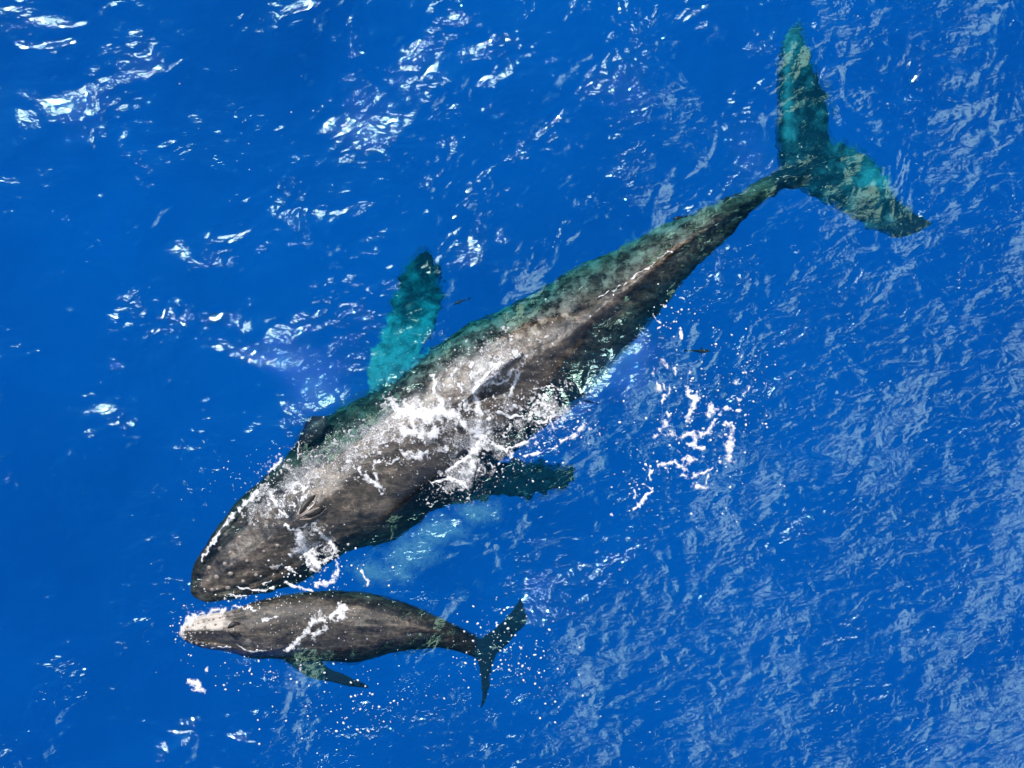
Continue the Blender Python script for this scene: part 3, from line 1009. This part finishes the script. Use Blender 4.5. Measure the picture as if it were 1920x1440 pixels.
back_strokes = [
    (Z2((330, 700), (430, 720), (560, 760)), (22, 30)), (Z2((400, 860), (520, 880), (600, 860)), (18, 12)),
    (Z2((560, 720), (700, 740), (820, 830), (880, 890)), (14, 9)), (Z2((420, 1010), (560, 1000), (680, 960)), (12, 4)),
    (Z2((870, 900), (890, 760), (850, 620), (900, 530), (1000, 430), (1150, 345)), (11, 2.5)),
    (Z2((880, 880), (960, 940), (1100, 1000)), (14, 4)), (Z2((880, 890), (840, 1000), (760, 1060), (680, 1110)), (12, 4)),
    (Z2((870, 960), (860, 1060), (800, 1200)), (9, 5)), (Z2((590, 490), (590, 570), (640, 650), (680, 740)), (3, 7)),
    (Z2((760, 560), (770, 640), (840, 720)), (3, 6)), (Z2((830, 400), (830, 520)), (2, 2.5)),
    (Z2((1150, 410), (1130, 520), (1070, 640), (1130, 700)), (6, 3)), (Z2((920, 560), (1040, 540), (1130, 420)), (3, 3)),
    (Z2((1010, 740), (1100, 760), (1210, 760), (1230, 690), (1330, 640)), (4, 3)), (Z2((960, 740), (940, 830)), (4, 6)),
    (Z2((1210, 780), (1300, 800), (1340, 760)), (4, 3)), (Z2((1240, 580), (1330, 560), (1430, 590)), (2, 2.5)),
    (Z2((570, 1200), (700, 1160), (800, 1210)), (3, 5)), (Z2((1030, 980), (1180, 930), (1280, 870)), (4, 2)),
    (Z2((1180, 1030), (1290, 980), (1380, 960)), (3, 2)), (Z2((1420, 930), (1520, 870), (1560, 810)), (3, 5)),
    (Z2((200, 1090), (230, 1040), (330, 1060), (380, 1030)), (4, 4)), (Z2((120, 1110), (190, 1170), (260, 1220)), (6, 5)),
]
# lacy froth zones on the back; their specks also imitate sun glitter
back_strokes.append(([(1120, 558), (1170, 532), (1225, 492), (1262, 466)], (1.0, 2.0)))
BACK_ZONES = [((785, 790), (62, 44)), ((905, 812), (95, 60)), ((560, 900), (85, 40)), ((680, 830), (90, 34)), ((900, 700), (110, 45)), ((1020, 770), (50, 42)), ((870, 890), (70, 36))]


def back_field(PX, PY):
    f = seg_field(PX, PY, back_strokes, 6.0, 3)
    lace = ridged(PX * 0.055 + 31, PY * 0.055 + 7, 41, 3)
    zone = np.zeros(PX.shape)
    for (cx_, cy_c), (rx, ry) in BACK_ZONES:
        c, s = 0.833, -0.553
        u = ((PX - cx_) * c + (PY - cy_c) * s) / rx; v = (-(PX - cx_) * s + (PY - cy_c) * c) / ry
        zone = np.maximum(zone, np.exp(-(u * u + v * v)))
    speck = fbm(PX * 0.22, PY * 0.22, 55, 2)
    fl = (lace - 0.90 + 0.20 * zone) * 5 + (speck - 0.52) * 2.4
    fl = np.where(zone > 0.08, fl, -1)
    spk = (fbm(PX * 0.42 + 5, PY * 0.42, 58, 2) - 0.78 + 0.16 * zone) * 5 + (fbm(PX * 0.03, PY * 0.03, 59, 2) - 0.5) * 1.2
    fl = np.maximum(fl, np.where(zone > 0.05, np.minimum(spk, 0.3), -1))
    holes = (fbm(PX * 0.13 + 9, PY * 0.13 + 77, 61, 3) - 0.44) * 4.0
    thread = (ridged(PX * 0.03 + PY * 0.014 + 4, PY * 0.042 - PX * 0.02, 91, 3) - 0.955 + 0.06 * zone) * 9 + (speck - 0.5) * 1.2
    film = 0.34 * (zone - 0.45) + (fbm(PX * 0.05, PY * 0.05, 93, 4, 0.6) - 0.5) * 0.9
    fl = np.maximum(fl, np.where(zone > 0.06, np.minimum(thread, 0.35), -1))
    fl = np.maximum(fl, np.where(zone > 0.3, np.minimum(film, 0.22), -1))
    return np.maximum(froth(f, PX, PY, 81, 0.09), np.minimum(fl, 0.5))


foam_mesh('foam', (470, 420, 1340, 1000), 0.85, back_field, z_mother, 0.022, 'white foam and water streaks running over the back of the adult whale', 0.3)

head_strokes = [
    (Z1((900, 860), (920, 940), (960, 1020), (1000, 1060)), (10, 16)), (Z1((1010, 830), (1080, 900), (1120, 990), (1040, 1050)), (7, 8)),
    (Z1((840, 1000), (900, 960), (980, 1000)), (6, 10)), (Z1((700, 1080), (780, 1070), (850, 1110)), (4, 4)), (Z1((960, 1100), (1010, 1110), (1020, 1080)), (5, 4)),
    (Z1((1120, 1030), (1140, 1110), (1100, 1180), (1000, 1200)), (5, 6)), (Z1((800, 1180), (880, 1220), (960, 1240)), (3, 4)),
    (Z1((650, 570), (560, 650), (470, 740), (380, 840), (300, 960), (255, 1040)), (6, 3)), (Z1((780, 380), (690, 490), (640, 580)), (3, 6)),
    (Z1((820, 800), (880, 830), (960, 800), (1030, 780)), (3, 3)), (Z1((1280, 1110), (1300, 1150), (1330, 1190)), (3, 3.5)),
    (Z1((690, 1170), (640, 1190)), (3, 2)), (Z1((420, 1270), (480, 1280), (540, 1270)), (2, 2)), (Z1((350, 1225), (400, 1205)), (3, 2)),
    (Z1((480, 1210), (540, 1230), (660, 1240), (720, 1215)), (2, 2.5)), (Z1((1390, 480), (1400, 540), (1420, 600)), (4, 3)), (Z1((700, 600), (740, 680), (820, 740)), (5, 4)),
    (Z1((870, 600), (930, 560), (1000, 545)), (4, 3)), (Z1((890, 270), (900, 330), (880, 390)), (2, 2)),
]


def head_field(PX, PY):
    f = seg_field(PX, PY, head_strokes, 5.0, 13)
    holes = (fbm(PX * 0.16 + 9, PY * 0.16 + 77, 63, 3) - 0.42) * 4.0
    lace = ridged(PX * 0.075 + 3, PY * 0.075 + 17, 47, 3)
    zone = np.zeros(PX.shape)
    for (cx_, cy_c), (rx, ry) in [((512, 940), (42, 28)), ((590, 1022), (46, 32)), ((470, 960), (26, 20))]:
        zone = np.maximum(zone, np.exp(-((PX - cx_) / rx) ** 2 - ((PY - cy_c) / ry) ** 2))
    fl = np.where(zone > 0.15, (lace - 0.92 + 0.20 * zone) * 5 + (fbm(PX * 0.3, PY * 0.3, 57, 2) - 0.5) * 2.0, -1)
    fl = np.maximum(fl, np.where(zone > 0.25, np.minimum(0.34 * (zone - 0.4) + (fbm(PX * 0.06, PY * 0.06, 94, 4, 0.6) - 0.5) * 0.9, 0.2), -1))
    return np.maximum(froth(f, PX, PY, 82, 0.10), np.minimum(fl, 0.4))


foam_mesh('foam', (350, 820, 720, 1135), 0.8, head_field, z_mother, 0.02, 'white froth washing off the head and blowholes of the adult whale', 0.2)

calf_strokes = [
    (Z5((1090, 720), (1180, 650), (1280, 560), (1340, 470), (1450, 440), (1560, 400)), (8, 14)), (Z5((1300, 600), (1420, 540)), (10, 7)),
    (Z5((1560, 420), (1570, 350)), (6, 2)), (Z5((1560, 400), (1660, 390)), (6, 2)), (Z5((160, 560), (240, 500), (320, 440), (420, 410), (520, 395)), (6, 5)),
    (Z5((170, 580), (200, 640), (260, 690)), (4, 3)), (Z5((220, 470), (280, 450)), (9, 5)), (Z5((600, 380), (720, 370), (820, 400)), (3, 2.5)),
    (Z5((880, 470), (1000, 450)), (4, 4)), (Z5((650, 690), (780, 760), (900, 750)), (1.6, 2)), (Z5((330, 700), (450, 720), (600, 710)), (1.5, 2)),
    (Z5((900, 300), (930, 320)), (3, 2)), (Z5((1200, 900), (1190, 930)), (3, 3)), (Z5((230, 1020), (290, 1050), (340, 1090)), (7, 7)), (Z5((250, 1080), (300, 1100)), (4, 4)), (Z5((360, 920), (385, 945)), (4, 3)),
]


def calf_field(PX, PY):
    f = seg_field(PX, PY, calf_strokes, 5.0, 23, 0.12)
    holes = (fbm(PX * 0.2 + 9, PY * 0.2 + 77, 65, 3) - 0.40) * 4.0
    return froth(f, PX, PY, 83, 0.0)


foam_mesh('foam', (325, 1080, 760, 1310), 0.7, calf_field, z_calf, 0.018, 'white foam splashed over the snout and shoulders of the calf', 0.2)

patch_strokes = [
    (Z7((685, 612), (690, 660), (735, 680), (715, 740), (690, 800)), (4, 8)), (Z7((575, 765), (590, 800), (560, 825)), (4, 8)), (Z7((800, 770), (830, 720)), (5, 5)), (Z7((820, 740), (870, 745), (915, 738)), (8, 5)), (Z7((860, 740), (870, 770)), (4, 3)),
    (Z7((900, 820), (940, 850), (930, 920), (920, 1000), (930, 1030)), (7, 7)), (Z7((500, 900), (540, 870), (520, 850)), (5, 4)), (Z7((540, 870), (565, 890)), (3, 2)), (Z7((590, 870), (640, 900)), (7, 8)),
    (Z7((660, 890), (720, 870), (730, 930), (690, 940), (770, 960)), (7, 4)), (Z7((760, 880), (800, 870), (825, 820)), (6, 4)), (Z7((675, 1030), (720, 1018), (765, 1028)), (7, 5)),
    (Z7((540, 1050), (580, 1055), (610, 1035), (660, 1070), (690, 1100)), (6, 4)), (Z7((580, 1055), (575, 1090)), (4, 2)), (Z7((650, 1110), (700, 1120), (750, 1110), (835, 1075)), (5, 3)), (Z7((805, 1110), (790, 1165)), (4, 3)), (Z7((720, 1160), (750, 1180), (795, 1190)), (6, 4)),
    (Z7((510, 590), (515, 630)), (3, 6)), (Z7((540, 600), (555, 620)), (3, 2)), (Z7((585, 600), (578, 650)), (3, 2)), (Z7((555, 665), (540, 715)), (4, 3)), (Z7((640, 285), (652, 335)), (2.5, 3.5)), (Z7((497, 205), (515, 242)), (2.5, 2)), (Z7((520, 347), (545, 342), (563, 350)), (2, 2)),
    (Z7((525, 280),), 4), (Z7((545, 470),), 5), (Z7((565, 495),), 4), (Z7((610, 520), (612, 545)), (3, 3)), (Z7((490, 550), (500, 530)), (4, 3)), (Z7((545, 150), (560, 162)), (2.5, 2.5)), (Z7((667, 118),), 3), (Z7((700, 520), (702, 540)), (3, 2.5)), (Z7((1000, 655), (1025, 640), (1030, 615)), (2.5, 3.5)), (Z7((960, 590),), 4), (Z7((970, 690),), 4), (Z7((1010, 535),), 3.5), (Z7((945, 400),), 3.5), (Z7((960, 745), (980, 750)), (3, 3)),
    (Z7((480, 1080), (480, 1140)), (3, 2)), (Z7((495, 1200), (440, 1250), (390, 1305)), (3, 4)), (Z7((385, 1195), (395, 1240)), (2.5, 3)), (Z7((400, 1180), (440, 1165), (495, 1195)), (2.2, 2)), (Z7((45, 900), (95, 850)), (4, 4)), (Z7((130, 855),), 4), (Z7((840, 800),), 3), (Z7((870, 890),), 3.5), (Z7((875, 1045),), 3.5), (Z7((900, 1050), (925, 1020)), (3, 3)), (Z7((680, 835),), 4), (Z7((885, 1420), (905, 1405)), (3, 2.5)), (Z7((265, 1338),), 2.5),
]


def patch_field(PX, PY):
    f = seg_field(PX, PY, patch_strokes, 4.0, 33, 0.14)
    holes = (fbm(PX * 0.16 + 29, PY * 0.16 + 7, 67, 2) - 0.33) * 4.0
    return froth(f, PX, PY, 84, 0.12)


foam_mesh('foam', (1060, 540, 1440, 1010), 0.8, patch_field, lambda X, Y: sea_height(X, Y), 0.02, 'broken patch of white foam floating on open water to the right of the adult whale', 0.0)


def bubble_field(PX, PY):
    e = np.zeros(PX.shape)
    for (cx_, cy_c, rx, ry) in [(775, 1035, 60, 42), (720, 1075, 60, 30), (830, 1000, 50, 30), (900, 960, 50, 28)]:
        e = np.maximum(e, np.exp(-((PX - cx_) / rx) ** 2 - ((PY - cy_c) / ry) ** 2))
    return np.minimum(0.34 * (e - 0.30) + (fbm(PX * 0.03, PY * 0.03, 97, 4, 0.55) - 0.5) * 0.35, 0.20)


foam_mesh('bubbles', (600, 900, 1010, 1150), 2.0, bubble_field, lambda X, Y: 0 * X - 0.55, 0.25, 'pale cloud of fine bubbles under the surface between the cheek of the adult and the calf', -0.5)

# ---- spray droplets, countless
def droplets(name, spots, label):
    rng = np.random.RandomState(8)
    bm = bmesh.new()
    bmesh.ops.create_icosphere(bm, subdivisions=1, radius=1.0)
    v0 = np.array([v.co[:] for v in bm.verts]); f0 = np.array([[v.index for v in f.verts] for f in bm.faces]); bm.free()
    V, F = [], []
    for (cx_, cy_c, rx, ry, n, rmax) in spots:
        px = cx_ + rng.randn(n) * rx; py = cy_c + rng.randn(n) * ry
        r = 0.006 + (rmax - 0.006) * rng.rand(n) ** 3.0
        X, Y = P(px, py, 0.0)
        Z = sea_height(np.asarray(X), np.asarray(Y))
        for x, y, z, q in zip(X, Y, Z, r):
            z = max(z, top_z(mo_bvh, x, y), top_z(ca_bvh, x, y))
            F.append(f0 + len(V) * len(v0))
            st = np.array([1 + 0.5 * rng.rand(), 1.0, 0.7]) * q
            th = rng.rand() * 6.28; c, s = math.cos(th), math.sin(th)
            w_ = v0 * st
            V.append(np.stack([w_[:, 0] * c - w_[:, 1] * s + x, w_[:, 0] * s + w_[:, 1] * c + y, w_[:, 2] + z + q * 0.3], -1))
    o = tri_obj(name, np.concatenate(V), np.concatenate(F), M_SPRAY)
    tag(o, label, 'spray', kind='stuff')


droplets('spray', [(1310, 780, 65, 90, 240, 0.028), (1260, 590, 30, 30, 45, 0.026), (1390, 720, 25, 60, 60, 0.022), (1030, 790, 40, 35, 130, 0.026), (960, 870, 40, 30, 60, 0.024),
                   (600, 1080, 60, 25, 90, 0.024), (350, 1180, 16, 28, 60, 0.020), (520, 1265, 60, 22, 70, 0.024), (690, 1310, 60, 30, 90, 0.024), (620, 1360, 70, 25, 60, 0.026),
                   (950, 1200, 50, 50, 110, 0.026), (1020, 1260, 45, 40, 70, 0.024), (900, 1240, 40, 40, 60, 0.024), (1100, 800, 18, 14, 22, 0.028), (1200, 930, 25, 30, 35, 0.018), (480, 1120, 60, 8, 50, 0.018),
                   (520, 910, 60, 35, 120, 0.014), (680, 850, 80, 40, 160, 0.014), (560, 1160, 90, 25, 90, 0.013), (960, 760, 90, 50, 130, 0.014), (640, 235, 40, 12, 8, 0.016), (430, 300, 200, 120, 14, 0.016)],
         'scattered white spray droplets around both whales')
